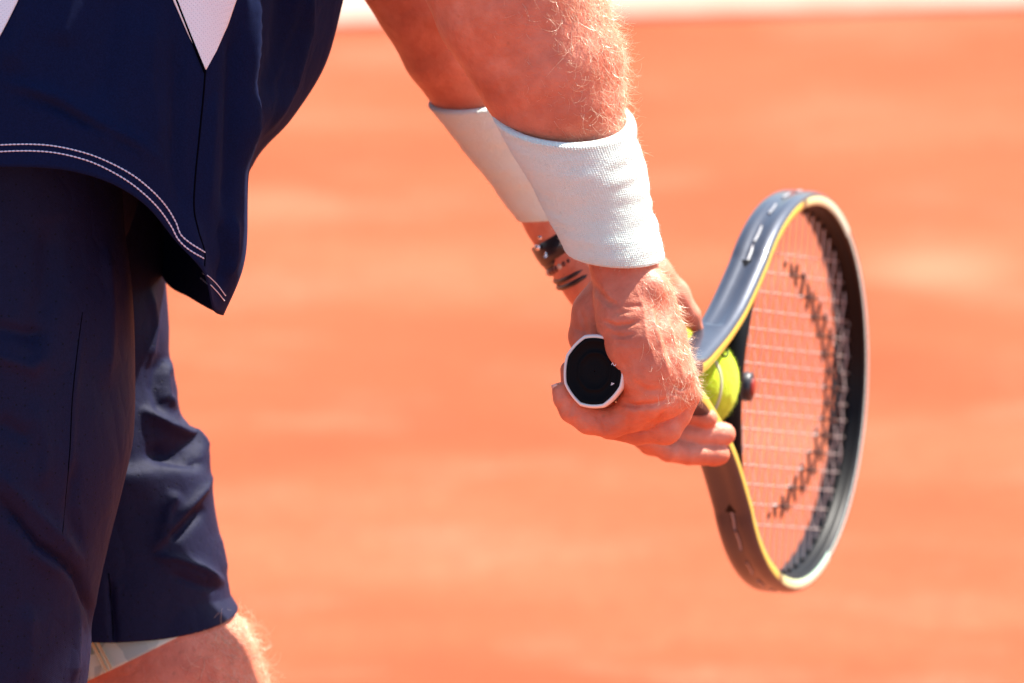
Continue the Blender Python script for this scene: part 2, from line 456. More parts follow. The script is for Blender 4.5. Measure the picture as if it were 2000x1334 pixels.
# right forearm and hand
fr = Flesh(rig(790, -190, -.07), rig(1420, 905, .10), .0010)
fr.chains([ch((930, -230, 60, 168), (985, -80, 62, 172), (1013, 0, 64, 166), (1072, 130, 66, 146), (1093, 200, 66, 127), (1134, 300, 68, 94), (1182, 420, 76, 68))], .004, 0)
fr.chains([ch((1165, 380, 62, 76), (1208, 470, 58, 62), (1216, 520, 48, 62), (1222, 575, 40, 62)), ch((1165, 380, 85, 78), (1212, 480, 108, 62), (1222, 575, 122, 60))], .012, .012)
palm = [ch((1230, 580, 42, 60), (1230, 628, 24, 64), (1246, 668, 16, 65), (1268, 715, 16, 62), (1281, 766, 32, 58)),           # heel of the hand on the little-finger side
        ch((1272, 578, 50, 46), (1300, 660, 40, 41), (1320, 735, 36, 36), (1318, 768, 44, 34)),            # metacarpals
        ch((1266, 580, 90, 45), (1296, 660, 92, 41), (1322, 745, 96, 33)),
        ch((1260, 582, 130, 44), (1292, 660, 150, 40), (1320, 738, 166, 32)),
        ch((1252, 582, 160, 42), (1288, 650, 195, 38), (1316, 712, 236, 32)),
        ch((1288, 768, 52, 46), (1246, 792, 62, 34)), ch((1255, 790, 42, 36), (1215, 816, 46, 27)), ch((1240, 795, 34, 24)), ch((1252, 660, 100, 50), (1275, 720, 120, 45)), ch((1255, 640, 160, 42), (1290, 700, 200, 36))]
fr.chains(palm, .007, .009)
fr.chains([ch((1205, 562, 118, 50), (1168, 612, 122, 50), (1156, 655, 128, 46))], .004, .0045)                # ball of the thumb
fr.chains([ch((1160, 660, 132, 44), (1165, 705, 180, 33), (1205, 742, 240, 29), (1250, 765, 285, 24))], .003, .004)
fr.chains([ch((1302, 772, 52, 37), (1255, 806, 56, 34), (1192, 826, 54, 30), (1150, 821, 52, 27), (1118, 800, 50, 26), (1103, 778, 48, 22), (1097, 765, 47, 19))], .0018, .0020)   # little finger
fr.chains([ch((1334, 772, 102, 34), (1318, 808, 102, 32), (1297, 831, 100, 32), (1245, 842, 102, 27), (1190, 832, 104, 25), (1140, 806, 106, 23), (1116, 765, 106, 20), (1112, 722, 106, 18))], .0018, .0006)  # ring
fr.chains([ch((1330, 752, 166, 32), (1324, 790, 168, 29), (1310, 826, 168, 28), (1240, 842, 168, 25), (1165, 815, 168, 23), (1135, 770, 168, 19))], .0018, .0006)   # middle
fr.chains([ch((1328, 716, 238, 31), (1332, 765, 246, 27), (1320, 810, 248, 26), (1270, 832, 244, 24), (1200, 812, 240, 21), (1170, 780, 238, 18))], .0018, .0006)   # index
# knuckle bumps and the wrist bone
fr.chains([ch((1344, 768, 52, 20))], .001, .006); fr.chains([ch((1346, 748, 98, 18))], .001, .006); fr.chains([ch((1272, 560, 10, 20))], .001, .012)
fr.chains([ch((1300, 838, 96, 31))], .001, .004)
VR, FR = fr.mesh(); NR = mesh_normals(VR, FR)
for poly, amp, wd in [([(1174, 624), (1200, 637), (1228, 634), (1252, 627)], -1.1, 4.5), ([(1190, 652), (1215, 658), (1243, 652)], -.6, 4), ([(1195, 612), (1240, 608)], -.5, 4), ([(1200, 668), (1232, 672)], -.35, 4),
                      ([(1208, 783), (1240, 794), (1275, 792), (1308, 779)], -1.9, 6), ([(1150, 541), (1166, 568), (1186, 590), (1212, 598)], -1.3, 7), ([(1215, 600), (1262, 596)], -.5, 5),
                      ([(1164, 802), (1172, 826), (1178, 850)], -1.0, 5), ([(1176, 804), (1184, 826), (1188, 848)], -.5, 4), ([(1122, 782), (1110, 815)], -.7, 4.5), ([(1232, 806), (1226, 850)], -.5, 5),
                      ([(1240, 800), (1262, 826), (1250, 850)], -.5, 5), ([(1302, 800), (1285, 822), (1262, 834)], -1.3, 5),
                      ([(1268, 590), (1288, 660), (1308, 740)], 1.0, 8), ([(1292, 590), (1318, 680), (1336, 745)], 1.0, 7), ([(1280, 600), (1302, 680), (1320, 735)], -.8, 6),
                      ([(1240, 560), (1256, 600), (1262, 660), (1285, 720)], .55, 6), ([(1225, 740), (1262, 762), (1300, 762)], -.6, 6), ([(1215, 700), (1232, 748)], -.45, 6), ([(1240, 690), (1258, 740)], -.3, 6),
                      ([(1312, 752), (1330, 760), (1344, 756)], -.8, 4), ([(1308, 764), (1328, 774)], -.5, 4), ([(1128, 590), (1140, 630), (1150, 670)], -.6, 6), ([(1118, 640), (1150, 655)], -.5, 4.5)]:
    VR = fold(VR, NR, poly, amp * 1.5 * mm, wd, taper=.3)
NR = mesh_normals(VR, FR)
# left forearm, wrist and hand (behind, cupping the ball)
LD = 800                                                   # depth of the left hand in px
fl = Flesh(rig(560, -200, .13), rig(1470, 930, .36), .0016)
fl.chains([ch((690, -260, 590, 118), (765, -130, 612, 118), (842, 0, 650, 108), (882, 90, 685, 98), (938, 195, 725, 82), (1010, 310, 770, 64), (1085, 430, 815, 52), (1118, 482, 825, 50))], .004, 0)
fl.chains([ch((1085, 430, 805, 50), (1128, 495, 790, 50), (1150, 535, 785, 52))], .004, .012)
fl.chains([ch((1122, 480, 825, 56), (1175, 560, 800, 62), (1225, 650, 790, 62), (1262, 740, 790, 52)), ch((1150, 520, 780, 52), (1215, 600, 740, 54), (1245, 700, 730, 48), (1262, 780, 735, 40)),
           ch((1150, 500, 800, 54), (1240, 545, 820, 56), (1255, 620, 820, 54), (1282, 760, 820, 40))], .008, .012)
fl.chains([ch((1222, 520, 820, 52), (1272, 541, 835, 44), (1316, 576, 855, 31), (1348, 616, 872, 20), (1363, 645, 885, 12))], .003, .008)            # thumb over the ball
fl.chains([ch((1266, 765, 815, 32), (1310, 797, 795, 25), (1348, 808, 786, 22), (1376, 815, 784, 20), (1383, 817, 784, 19))], .0018, .0010)             # index
fl.chains([ch((1262, 800, 790, 34), (1300, 845, 792, 30), (1365, 851, 800, 25), (1403, 848, 812, 24), (1414, 848, 815, 23))], .0018, .0008)            # middle
fl.chains([ch((1248, 810, 760, 32), (1272, 862, 772, 27), (1345, 886, 785, 22), (1395, 889, 806, 21), (1406, 888, 810, 20))], .0018, .0008)            # ring
fl.chains([ch((1235, 800, 725, 28), (1258, 856, 735, 22), (1305, 884, 762, 18), (1330, 890, 785, 16))], .0018, .0008)                                     # little
VL, FL = fl.mesh(); NL = mesh_normals(VL, FL)
# coarse remainder of the body: upper arms, trunk, head, legs
fb = Flesh(rig(-900, -1750, -.15), rig(1500, 3330, .62), .007)
fb.chains([ch((870, -1010, -20, 190), (900, -600, 10, 170), (945, -200, 60, 160), (985, -80, 62, 168)), ch((780, -1050, 900, 190), (700, -600, 690, 150), (685, -270, 594, 116), (765, -130, 614, 112))], .01, 0, .03)
fb.chains([ch((-20, 150, 330, 230), (230, -250, 340, 230), (600, -800, 340, 250), (800, -1050, 340, 220)), ch((-20, 150, 760, 230), (230, -250, 740, 230), (600, -800, 740, 250), (780, -1050, 740, 220))], .05, .02, .06)
fb.chains([ch((900, -1120, 540, 190), (1040, -1290, 540, 170)), ch((1120, -1370, 540, 290), (1180, -1300, 540, 260))], .02, .02, .05)
fb.chains([ch((-40, 230, 290, 200), (-45, 800, 240, 190), (-60, 1400, 235, 175), (-60, 1520, 240, 172), (-150, 1950, 260, 165), (-230, 2700, 300, 105), (-240, 3020, 320, 110), (-60, 3110, 330, 100))], .02, .02, .04)
THIGH = [(60, 250, 790, 190), (130, 800, 800, 176), (190, 1000, 808, 172), (244, 1196, 816, 180), (276, 1250, 816, 186), (322, 1334, 818, 192), (372, 1450, 815, 182)]
fb.chains([ch(*([(x, y, z, r - 8) for x, y, z, r in THIGH] + [(375, 1540, 840, 168), (300, 1950, 860, 165), (210, 2700, 880, 100), (190, 2800, 890, 105), (380, 2890, 900, 95)]))], .02, .02, .04)
VB, FB = fb.mesh()
# finer skin for the visible thigh above the far knee
ft = Flesh(rig(60, 1120, .16), rig(580, 1440, .36), .002)
ft.chains([ch(*THIGH[2:])], .02, 0, .01)
VT, FT = ft.mesh(); NT_ = mesh_normals(VT, FT)
VA, FA = join([(VB, FB), (VR, FR), (VL, FL), (VT, FT)])
body = mesh_obj('body', VA, FA, SKIN, person)

# body hair
px, py = to_px(VR)
right = (px - (1013 + (py) * .367)) / 150.0                     # across the forearm
pf = np.clip((right - .15) * 1.3, 0, 1)**1.2 * (py < 300) * (py > -100) * (NR[:, 2] < .75)
dl = np.clip(((1090 - px) / 90), 0, 1)
V1, F1 = hairs(VR, NR, pf + 1e-9, 1700, .0150, (.55, -.75, -.25), .00012, lift=.5, curl=1.9, seed=3, spread=.55)
pf2 = np.clip((px - 1245 - (py - 560) * .06) / 50, 0, 1) * (py > 500) * (py < 775) * (NR[:, 2] < .7) * (NR[:, 0] > -.35)
V2, F2 = hairs(VR, NR, pf2 + 1e-9, 1150, .0105, (.1, -1.0, -.15), .00010, lift=.42, curl=1.4, seed=4, spread=.4)
pf3 = (py < 260) * (py > -60) * (NR[:, 2] < -.2) * np.clip(right + .55, 0, 1)
V3, F3 = hairs(VR, NR, pf3 + 1e-9, 420, .008, (.4, -.8, -.2), .00007, lift=.3, curl=1.2, seed=5, spread=.5)
Vh, Fh = join([(V1, F1), (V2, F2), (V3, F3)])
tag(mesh_obj('arm_hair', Vh, Fh, HAIR, person), kind='stuff')
px, py = to_px(VT)
pl = np.clip((px - (345 + (py - 1200) * .25)) / 70, 0, 1)**1.3 * (py > 1200 + (455 - px) * .25) * (NT_[:, 2] < .7)
V1, F1 = hairs(VT, NT_, pl + 1e-9, 900, .0165, (.3, -.8, -.2), .00013, lift=.45, curl=2.3, seed=6, spread=.8)
pl2 = np.clip((px - (230 + (py - 1200) * .3)) / 160, 0, 1) * (py > 1230) * (NT_[:, 2] < -.1)
V2, F2 = hairs(VT, NT_, pl2 + 1e-9, 120, .012, (.3, -.8, -.2), .00011, lift=.25, curl=2.2, seed=8, spread=.9)
Vh, Fh = join([(V1, F1), (V2, F2)])
tag(mesh_obj('leg_hair', Vh, Fh, HAIR, person), kind='stuff')

# little-finger nail
def nail(cx, cy, z, ux, uy, half_w, half_l):
    a = np.array([ux, -uy, -.15]); a /= np.linalg.norm(a); n = np.array([-a[1] * .75, a[0] * .75, -.6]); n -= a * n.dot(a); n /= np.linalg.norm(n)
    if n[0] > 0: n = n * np.array([-1, -1, 1]); n -= a * n.dot(a); n /= np.linalg.norm(n)
    b = np.cross(a, n); c = rp(cx, cy, z); G = []
    for i in range(9):
        u = (i / 8 * 2 - 1)
        for j in range(9):
            v = (j / 8 * 2 - 1); ww = half_w * (1 - .25 * max(0, u)**2)
            G.append(c + a * u * half_l + b * v * ww + n * (.0014 * (1 - v * v) - .0006 * u * u))
    return np.array(G), grid_faces(9, 9)
v, f = nail(1086, 762, 44, -.45, -.9, .0036, .0042)
nl = mesh_obj('fingernail', v, f, m_plain('fingernail', (.72, .45, .36), .3, coat=.3), person)
sm = nl.modifiers.new('thickness', 'SOLIDIFY'); sm.thickness = .0006

# ------------------------------------------------------------------ wristbands
def wristband(axis, ra, rb, nrib, name, seed, wr=1.0, label=None, fine=True, xd=(1, -.06, 0), yd=((0, .40, .92), (0, .24, .97))):
    """axis: centre points (px,py,dz); ra: half widths across the picture (px), rb: half depths (px)"""
    nu, nv = (640, 300) if fine else (320, 150)
    C = hermite(np.array([rp(*a) for a in axis]), nv)
    t = np.linspace(0, 1, nv); k = np.linspace(0, 1, len(ra))
    A = np.interp(t, k, ra) * S; B = np.interp(t, k, rb) * S
    T = np.gradient(C, axis=0); T /= np.linalg.norm(T, axis=1, keepdims=True)
    X = np.tile(np.array(xd, float), (nv, 1)); X /= np.linalg.norm(X, axis=1, keepdims=True)
    Y = np.array(yd[0])[None] * (1 - t[:, None]) + np.array(yd[1])[None] * t[:, None]
    th = np.linspace(0, 2 * math.pi, nu, endpoint=False)
    # rolled ends
    e = .030; end = np.minimum(t, 1 - t); roll = np.where(end < e, np.sqrt(np.clip(1 - (1 - end / e)**2, 0, 1)), 1.0)
    cs, sn = np.cos(th)[:, None], np.sin(th)[:, None]
    base = C[None] + cs[..., None] * (A * 1)[None, :, None] * X[None] + sn[..., None] * B[None, :, None] * Y[None]
    nrm = cs[..., None] * X[None] + sn[..., None] * Y[None]; nrm /= np.linalg.norm(nrm, axis=2, keepdims=True)
    edge = np.exp(-(end / .055)**2)
    q = np.stack([np.cos(th)[:, None] * 1.3 + 0 * t[None], np.sin(th)[:, None] * 1.3 + 0 * t[None], 6.5 * t[None] + 0 * th[:, None]], 2)
    wrk = vnoise(q, 2.2, seed) * .0007 + vnoise(q * np.array([1, 1, 2.0]), 5, seed + 1) * .00025
    wrk += wr * .0010 * np.clip(cs - .2, 0, 1) * vnoise(np.stack([0 * q[..., 0] + q[..., 0] * .4, q[..., 1] * .7, q[..., 2] * 2.4], 2), 3.4, seed + 2)
    loops = nrib * 1.0
    knit = .00022 * np.cos(th[:, None] * nrib) * (1 + .5 * np.sin(t[None] * 2 * math.pi * 62)) + .00016 * np.sin(t[None] * 2 * math.pi * 62 + np.cos(th[:, None] * nrib) * 1.2)
    fuzz = np.random.default_rng(seed).normal(size=(nu, nv)) * .00012
    disp = wrk * (1 - .7 * edge)[None] + knit * (.7 + .8 * edge)[None] + fuzz + .0006 * edge[None] - .0034 * (1 - roll)[None]
    G = base + nrm * disp[..., None]
    G2 = base - nrm * (.0046 + 0 * disp)[..., None]              # inner wall
    V = np.vstack([G.reshape(-1, 3), G2.reshape(-1, 3)]); n = nu * nv
    F1 = grid_faces(nu, nv, wrap_u=True); F2 = F1[:, ::-1] + n
    u = np.arange(nu); u2 = (u + 1) % nu
    c1 = np.stack([u * nv, u * nv + n, u2 * nv + n, u2 * nv], 1); c2 = np.stack([u * nv + nv - 1, u2 * nv + nv - 1, u2 * nv + nv - 1 + n, u * nv + nv - 1 + n], 1)
    o = mesh_obj(name, V, np.vstack([F1, F2, c1, c2]), TERRY, person)
    if label: o['label'] = label
    # terry fluff
    r = np.random.default_rng(seed + 9); Gf = G.reshape(-1, 3); nf = nrm.reshape(-1, 3)
    keep = nf[:, 2] < .4
    fv, ff = hairs(Gf, nf, keep.astype(float), 7000 if fine else 2500, .0016, (.2, -.5, 0), .00006, lift=1.1, curl=2.5, segs=4, seed=seed, spread=1.5)
    tag(mesh_obj('terry_pile', fv, ff, TERRY, o), kind='stuff')
    return o
wristband([(1099, 226, 67), (1128, 300, 68), (1166, 400, 70), (1191, 468, 68), (1202, 499, 68)], [139, 130, 117, 106, 95], [146, 138, 128, 118, 112], 150, 'wristband', 21, label='mint-white terry wristband on the near forearm')
wristband([(936, 186, 722), (978, 252, 747), (1030, 335, 780), (1068, 395, 806), (1088, 424, 817)], [104, 98, 88, 80, 74], [104, 98, 88, 80, 74], 120, 'wristband', 44, .5, 'mint-white terry wristband on the far forearm', fine=False, xd=(1, .14, 0), yd=((0, .30, .95), (0, .12, .99)))

# ------------------------------------------------------------------ bracelets on the far wrist
BLACK = m_plain('black_leather', (.012, .011, .014), .35, spec=.6); SILVER = m_plain('silver', (.75, .75, .77), .18, 1.0)
BEAD = m_plain('dark_red_bead', (.10, .022, .016), .3, coat=.5); BONE = m_plain('pale_bead', (.55, .42, .33), .35)
def ring_on_wrist(c, ra, rb, tilt, n=72):
    """ellipse round the left wrist; c=(px,py,dz)"""
    C = rp(*c); ax = rp(1150, 530, 790) - rp(1062, 390, 838); ax /= np.linalg.norm(ax)
    X = np.cross(ax, [0, 0, 1.0]); X /= np.linalg.norm(X); X *= np.sign(X[0]); Y = np.cross(X, ax); Y *= np.sign(Y[2])
    Y = Y + ax * tilt; th = np.linspace(0, 2 * math.pi, n, endpoint=False)
    return C + ra * S * np.cos(th)[:, None] * X + rb * S * np.sin(th)[:, None] * Y, ax
def strap(c, ra, rb, tilt, half, thick):
    R, ax = ring_on_wrist(c, ra, rb, tilt); cen = R.mean(0); out = R - cen; out /= np.linalg.norm(out, axis=1, keepdims=True)
    prof = [(-half, 0), (-half * .9, thick), (0, thick * 1.15), (half * .9, thick), (half, 0), (0, -.0004)]
    G = np.stack([R + ax * (a) + out * b for a, b in prof], 1)
    return G.reshape(-1, 3), grid_faces(len(R), len(prof), wrap_u=True, wrap_v=True), R, ax, out
v, f, R, ax, out = strap((1108, 466, 826), 64, 76, -.30, .0076, .0028)
bo = mesh_obj('bracelet', v, f, BLACK, person); bo['label'] = 'wide black strap bracelet with silver studs'
for (x, y, z, r) in [(1057, 463, 770, 7.5), (1051, 483, 770, 7.0)]:
    th = np.linspace(0, math.pi, 9); prof = [(r * math.sin(a), -r * math.cos(a)) for a in th]
    c = rp(x, y, z); G = np.array([[c + S * np.array([p * math.cos(q), p * math.sin(q), h]) for (p, h) in prof] for q in np.linspace(0, 6.2832, 16, endpoint=False)])
    mesh_obj('stud', G.reshape(-1, 3), grid_faces(16, 9, wrap_u=True), SILVER, bo)
for pts in [[(1071, 455, 762), (1070, 472, 760)], [(1068, 486, 764), (1066, 503, 766)]]:
    C = hermite(np.array([rp(*p) for p in pts]), 8); v, f = tube(C, np.linspace(3.2, 4.2, 8) * S, 8); mesh_obj('clasp', v, f, SILVER, bo)
v, f, R, ax, out = strap((1120, 486, 820), 62, 74, -.30, .0030, .0024); b1 = mesh_obj('bracelet', v, f, BLACK, person); b1['label'] = 'narrow black cord bracelet under the strap'
R, ax = ring_on_wrist((1126, 500, 814), 63, 76, -.30, 34)
bd = None
V0, F0 = [], []
for i, c in enumerate(R):
    th = np.linspace(0, math.pi, 7); r = .0026
    G = np.array([[c + r * np.array([math.sin(a) * math.cos(q), math.sin(a) * math.sin(q), -math.cos(a)]) for a in th] for q in np.linspace(0, 6.2832, 10, endpoint=False)])
    if bd is None:
        C2, _ = ring_on_wrist((1126, 500, 814), 63, 76, -.30, 72); v, f = tube(C2, .0007, 6, True)
        bd = mesh_obj('bracelet', v, f, BLACK, person); bd['label'] = 'bracelet of small dark red and pale beads'
    mesh_obj('bead', G.reshape(-1, 3), grid_faces(10, 7, wrap_u=True), BONE if i % 4 == 2 else BEAD, bd)
for c, lab in [((1137, 517, 806), 'upper black cord of the thin pair nearest the hand'), ((1143, 529, 802), 'lower black cord of the thin pair nearest the hand')]:
    R, ax = ring_on_wrist(c, 63, 76, -.42, 72); v, f = tube(R, .0017, 8, True)
    o = mesh_obj('bracelet', v, f, BLACK, person); o['label'] = lab

# ------------------------------------------------------------------ shirt
def mmc(*pts): return [rig(x, y, d * mm) for x, y, d in pts]
NVS, NUS = 130, 420
cols = [
    mmc((-330, -620, 170), (-420, -100, 170), (-420, 120, 170), (-380, 330, 170)),
    mmc((-120, -640, 40), (-220, -100, 26), (-220, 120, 12), (-200, 335, 8)),
    mmc((90, -660, 20), (0, -100, -4), (-2, 120, -20), (-2, 326, -28)),
    mmc((230, -680, 0), (150, -100, -16), (146, 140, -26), (120, 331, -33)),
    mmc((330, -690, 0), (240, -100, -15), (235, 170, -25), (212, 356, -31)),
    mmc((410, -700, 4), (310, -100, -9), (300, 200, -20), (283, 400, -25)),
    mmc((470, -710, 10), (360, -100, 0), (348, 230, -10), (338, 466, -12)),
    mmc((530, -720, 18), (412, -100, 8), (398, 200, 0), (381, 400, -2), (393, 530, -4)),
    mmc((600, -730, 32), (466, -100, 22), (442, 200, 12), (428, 400, 10), (421, 500, 14), (413, 602, 20)),
    mmc((690, -740, 58), (503, -100, 40), (490, 150, 36), (484, 320, 34), (474, 480, 36), (462, 540, 40), (431, 614, 50)),
    mmc((800, -740, 100), (640, -100, 96), (598, 60, 98), (560, 200, 100), (484, 318, 84), (476, 470, 72), (460, 535, 68), (430, 610, 74)),
    mmc((860, -720, 150), (690, -100, 150), (663, 20, 152), (630, 130, 152), (566, 228, 150), (486, 322, 136), (462, 470, 118), (438, 545, 110), (414, 606, 112)),
    mmc((840, -700, 240), (640, -100, 235), (590, 100, 232), (520, 250, 225), (440, 370, 200), (410, 480, 180), (368, 580, 170)),
    mmc((760, -700, 320), (520, -100, 315), (450, 120, 310), (380, 300, 290), (345, 430, 260), (318, 546, 235)),
    mmc((520, -690, 375), (300, -100, 370), (250, 150, 365), (240, 300, 345), (278, 440, 300)),
    mmc((150, -660, 380), (0, -100, 380), (10, 100, 375), (60, 330, 360)),
    mmc((-180, -640, 320), (-300, -100, 320), (-280, 100, 318), (-230, 335, 310)),
]
CG = np.stack([hermite(c, NVS) for c in cols], 0)
G = np.stack([hermite(CG[:, j], NUS, closed=True) for j in range(NVS)], 1)       # NUS, NVS, 3
N = grid_normals(G, True)
if N[NUS * 3 // 17, 60, 2] > 0: N = -N
for poly, amp, wd, wd2 in [
        ([(0, 158), (110, 190), (190, 238), (260, 275), (330, 330)], .0030, 16, 30), ([(20, 178), (120, 212), (200, 258)], -.0016, 12, 12),
        ([(60, -40), (50, 60), (10, 140)], .003, 40, 26), ([(235, -40), (215, 80), (190, 210)], -.0022, 26, 30), ([(150, -40), (120, 90)], .0025, 34, 30),
        ([(345, 60), (345, 200), (340, 320), (360, 420)], -.0018, 14, 14), ([(300, 20), (290, 160), (310, 300)], .002, 26, 26),
        ([(489, -60), (489, 100), (486, 250), (484, 330)], .0045, 9, 22), ([(460, 20), (455, 200), (450, 330), (436, 450)], -.003, 16, 16),
        ([(600, -60), (592, 60), (560, 170), (512, 268)], .0035, 16, 26), ([(560, -60), (545, 90), (515, 210)], -.003, 22, 22),
        ([(420, 180), (412, 300), (405, 420)], .0016, 12, 14), ([(430, 430), (440, 500), (425, 560)], -.0025, 10, 12), ([(455, 420), (452, 500), (440, 545)], .0025, 10, 10)]:
    G = fold(G, N, poly, amp * 1.9, wd, wd2, taper=.2)
# a slit between back and front panel at the hem: the near hem is pinched there
G += N * (vnoise(G, 32, 5) * .0012)[..., None]
Fs = grid_faces(NUS, NVS, wrap_u=True)
shirt = mesh_obj('shirt', G.reshape(-1, 3), Fs, [NAVY, NAVY_IN], person)
shirt['label'] = 'loose navy shirt with pale side panels and white hem stitching'
md = shirt.modifiers.new('thickness', 'SOLIDIFY'); md.thickness = .0011; md.offset = 0; md.use_rim = True; md.material_offset = 0
bv = make_bvh(G.reshape(-1, 3), Fs)
STITCH = m_plain('white_thread', (.62, .64, .78), .8, bump=(900, .5, .0005)); SEAM = m_plain('dark_thread', (.0015, .0015, .004), .95, spec=.02)
def chain_stitch(poly, r, pitch, mat, parent, name='stitching', lift=.0009):
    P = cast_line(bv, poly, 3, lift)
    if len(P) < 4: return None
    seg = np.linalg.norm(np.diff(P, axis=0), axis=1); u = np.concatenate([[0], np.cumsum(seg)])
    parts = []; x = 0
    while x < u[-1] - pitch:
        s = np.linspace(x, x + pitch * .92, 4); C = np.stack([np.interp(s, u, P[:, k]) for k in range(3)], 1)
        parts.append(tube(C, np.array([.55, 1, 1, .55]) * r, 6)); x += pitch
    v, f = join(parts); o = mesh_obj(name, v, f, mat, parent); o['kind'] = 'stuff'; return o
hem1 = [(-190, 302), (-80, 290), (-10, 284), (60, 282), (110, 286), (170, 300), (215, 318), (260, 343), (295, 372), (322, 402), (342, 434), (352, 458), (372, 476), (399, 494)]
hem2 = [(-190, 315), (-80, 303), (-10, 297), (60, 295), (110, 299), (165, 312), (208, 330), (252, 356), (286, 384), (312, 412), (334, 444), (346, 466), (366, 486), (397, 506)]
for h in (hem1, hem2): chain_stitch(h, .00052, .0026, STITCH, shirt)
for h in ([(397, 534), (412, 546), (427, 562), (440, 579)], [(394, 544), (408, 556), (424, 572), (437, 588)]): chain_stitch(h, .00038, .0022, STITCH, shirt)
def seam(poly, r, mat, name='seam', lift=.0004):
    P = cast_line(bv, poly, 5, lift); v, f = tube(P, r, 6); return mesh_obj(name, v, f, mat, shirt)
seam([(400, 138), (396, 190), (388, 270), (380, 350), (378, 410), (386, 450), (398, 492), (398, 520)], .0007, SEAM)
seam([(330, -30), (352, 25), (375, 82), (399, 142)], .0009, SEAM, 'panel_edge', .0012)
def panel(corners, rows, name, mat):
    """cloth panel laid on the shirt: rows of left/right pixel edges from top to bottom"""
    nv = 70; nu = 40; V = []; 
    for i in range(nv):
        t = i / (nv - 1); yy = np.interp(t, [0, 1], [rows[0][0], rows[-1][0]])
        l = np.interp(yy, [r[0] for r in rows], [r[1] for r in rows]); rr = np.interp(yy, [r[0] for r in rows], [r[2] for r in rows])
        for j in range(nu):
            p = cast(bv, l + (rr - l) * j / (nu - 1), yy, .0012); V.append(p if p is not None else rig(l, yy, 0))
    o = mesh_obj(name, np.array(V), grid_faces(nv, nu), mat, shirt)
    s = o.modifiers.new('thickness', 'SOLIDIFY'); s.thickness = .0008; s.offset = 0
    return o
panel(None, [(-480, 215, 640), (-300, 235, 580), (-90, 298, 498), (0, 336, 459), (50, 358, 441), (100, 381, 420), (136, 398.5, 400.5)], 'side_panel', WMESH)['label'] = 'white mesh panel tapering to a point at the side seam'
panel(None, [(-480, -150, 175), (-300, -175, 150), (-90, -185, 75), (0, -185, 38), (40, -180, 18), (70, -170, 2), (110, -150, -20), (190, -100, -98)], 'back_panel', WMESH)['label'] = 'pale panel at the back of the shirt'

# ------------------------------------------------------------------ shorts
def leg_tube(rows, nth, nv, depth_scale, zc, tiltz=0.0):
    """rows: (py, left px, right px) at the axis; hem bows with the view from above"""
    ys = [r[0] for r in rows]; t = np.linspace(ys[0], ys[-1], nv)
    def sm(vals):
        H = hermite(np.array([(y, v, 0) for y, v in zip(ys, vals)], float), 400); return np.interp(t, H[:, 0], H[:, 1])
    L = sm([r[1] for r in rows]); Rr = sm([r[2] for r in rows]); th = np.linspace(0, 2 * math.pi, nth, endpoint=False)
    G = np.zeros((nth, nv, 3))
    for j in range(nv):
        cx, hw = (L[j] + Rr[j]) / 2, (Rr[j] - L[j]) / 2; z = zc if np.isscalar(zc) else np.interp(t[j], ys, zc)
        hd = hw * depth_scale
        # a horizontal ring: depth along the ground direction, so it rises in view when it goes away
        dz = np.sin(th) * hd
        for i in range(nth):
            G[i, j] = rig(cx + hw * math.cos(th[i]), t[j] - dz[i] * math.tan(PITCH) * math.cos(PITCH), (z + dz[i] * math.cos(PITCH)) * S)
    return G
near = leg_tube([(180, -330, 230), (430, -335, 240), (560, -340, 256), (680, -345, 263), (840, -350, 262), (930, -348, 245), (1050, -345, 214), (1170, -342, 186), (1334, -338, 166), (1480, -335, 158), (1560, -335, 156)], 260, 200, .95, 268)
far = leg_tube([(240, -160, 300), (430, -150, 312), (560, -140, 322), (640, -128, 329), (700, -118, 331), (760, -108, 346), (815, -100, 362), (850, -96, 372), (868, -94, 404), (885, -92, 413), (930, -86, 416), (1000, -76, 424), (1090, -62, 440), (1150, -54, 448), (1190, -48, 456)], 260, 240, .84, 800)
def cloth(G, folds, seed, amp):
    N = grid_normals(G, True)
    c = G.mean(0, keepdims=True)
    if ((G - c) * N).sum() < 0: N = -N
    for poly, a, w1, w2 in folds: G = fold(G, N, poly, a * .95, w1 * .72, w2 * .72, taper=.22)
    return G + N * (vnoise(G, 26, seed) * amp + vnoise(G * np.array([1, .45, 1]), 60, seed + 1) * amp * .4)[..., None]
near = cloth(near, [([(-20, 636), (40, 650), (92, 655)], -.004, 16, 26), ([(-20, 690), (60, 720), (90, 690)], .005, 40, 30),
                    ([(-20, 950), (30, 1010), (70, 1062), (120, 1096), (150, 1130), (172, 1190), (176, 1250)], -.0060, 11, 22), ([(-20, 905), (60, 990), (130, 1060), (165, 1110)], .0045, 22, 30),
                    ([(10, 1000), (60, 1080), (130, 1130)], .0035, 20, 20),
                    ([(158, 640), (142, 760), (136, 900), (122, 1030)], .0022, 9, 16), ([(100, 420), (90, 560), (60, 700)], -.004, 34, 34), ([(200, 460), (210, 600), (205, 760)], .004, 30, 26),
                    ([(150, 900), (135, 990), (160, 1080)], -.003, 12, 16), ([(60, 780), (90, 880), (80, 960)], .003, 26, 26), ([(-10, 820), (60, 860)], -.003, 24, 24),
                    ([(150, 1180), (140, 1334)], .003, 20, 24), ([(60, 1180), (50, 1340)], .003, 40, 40)], 3, .0016)
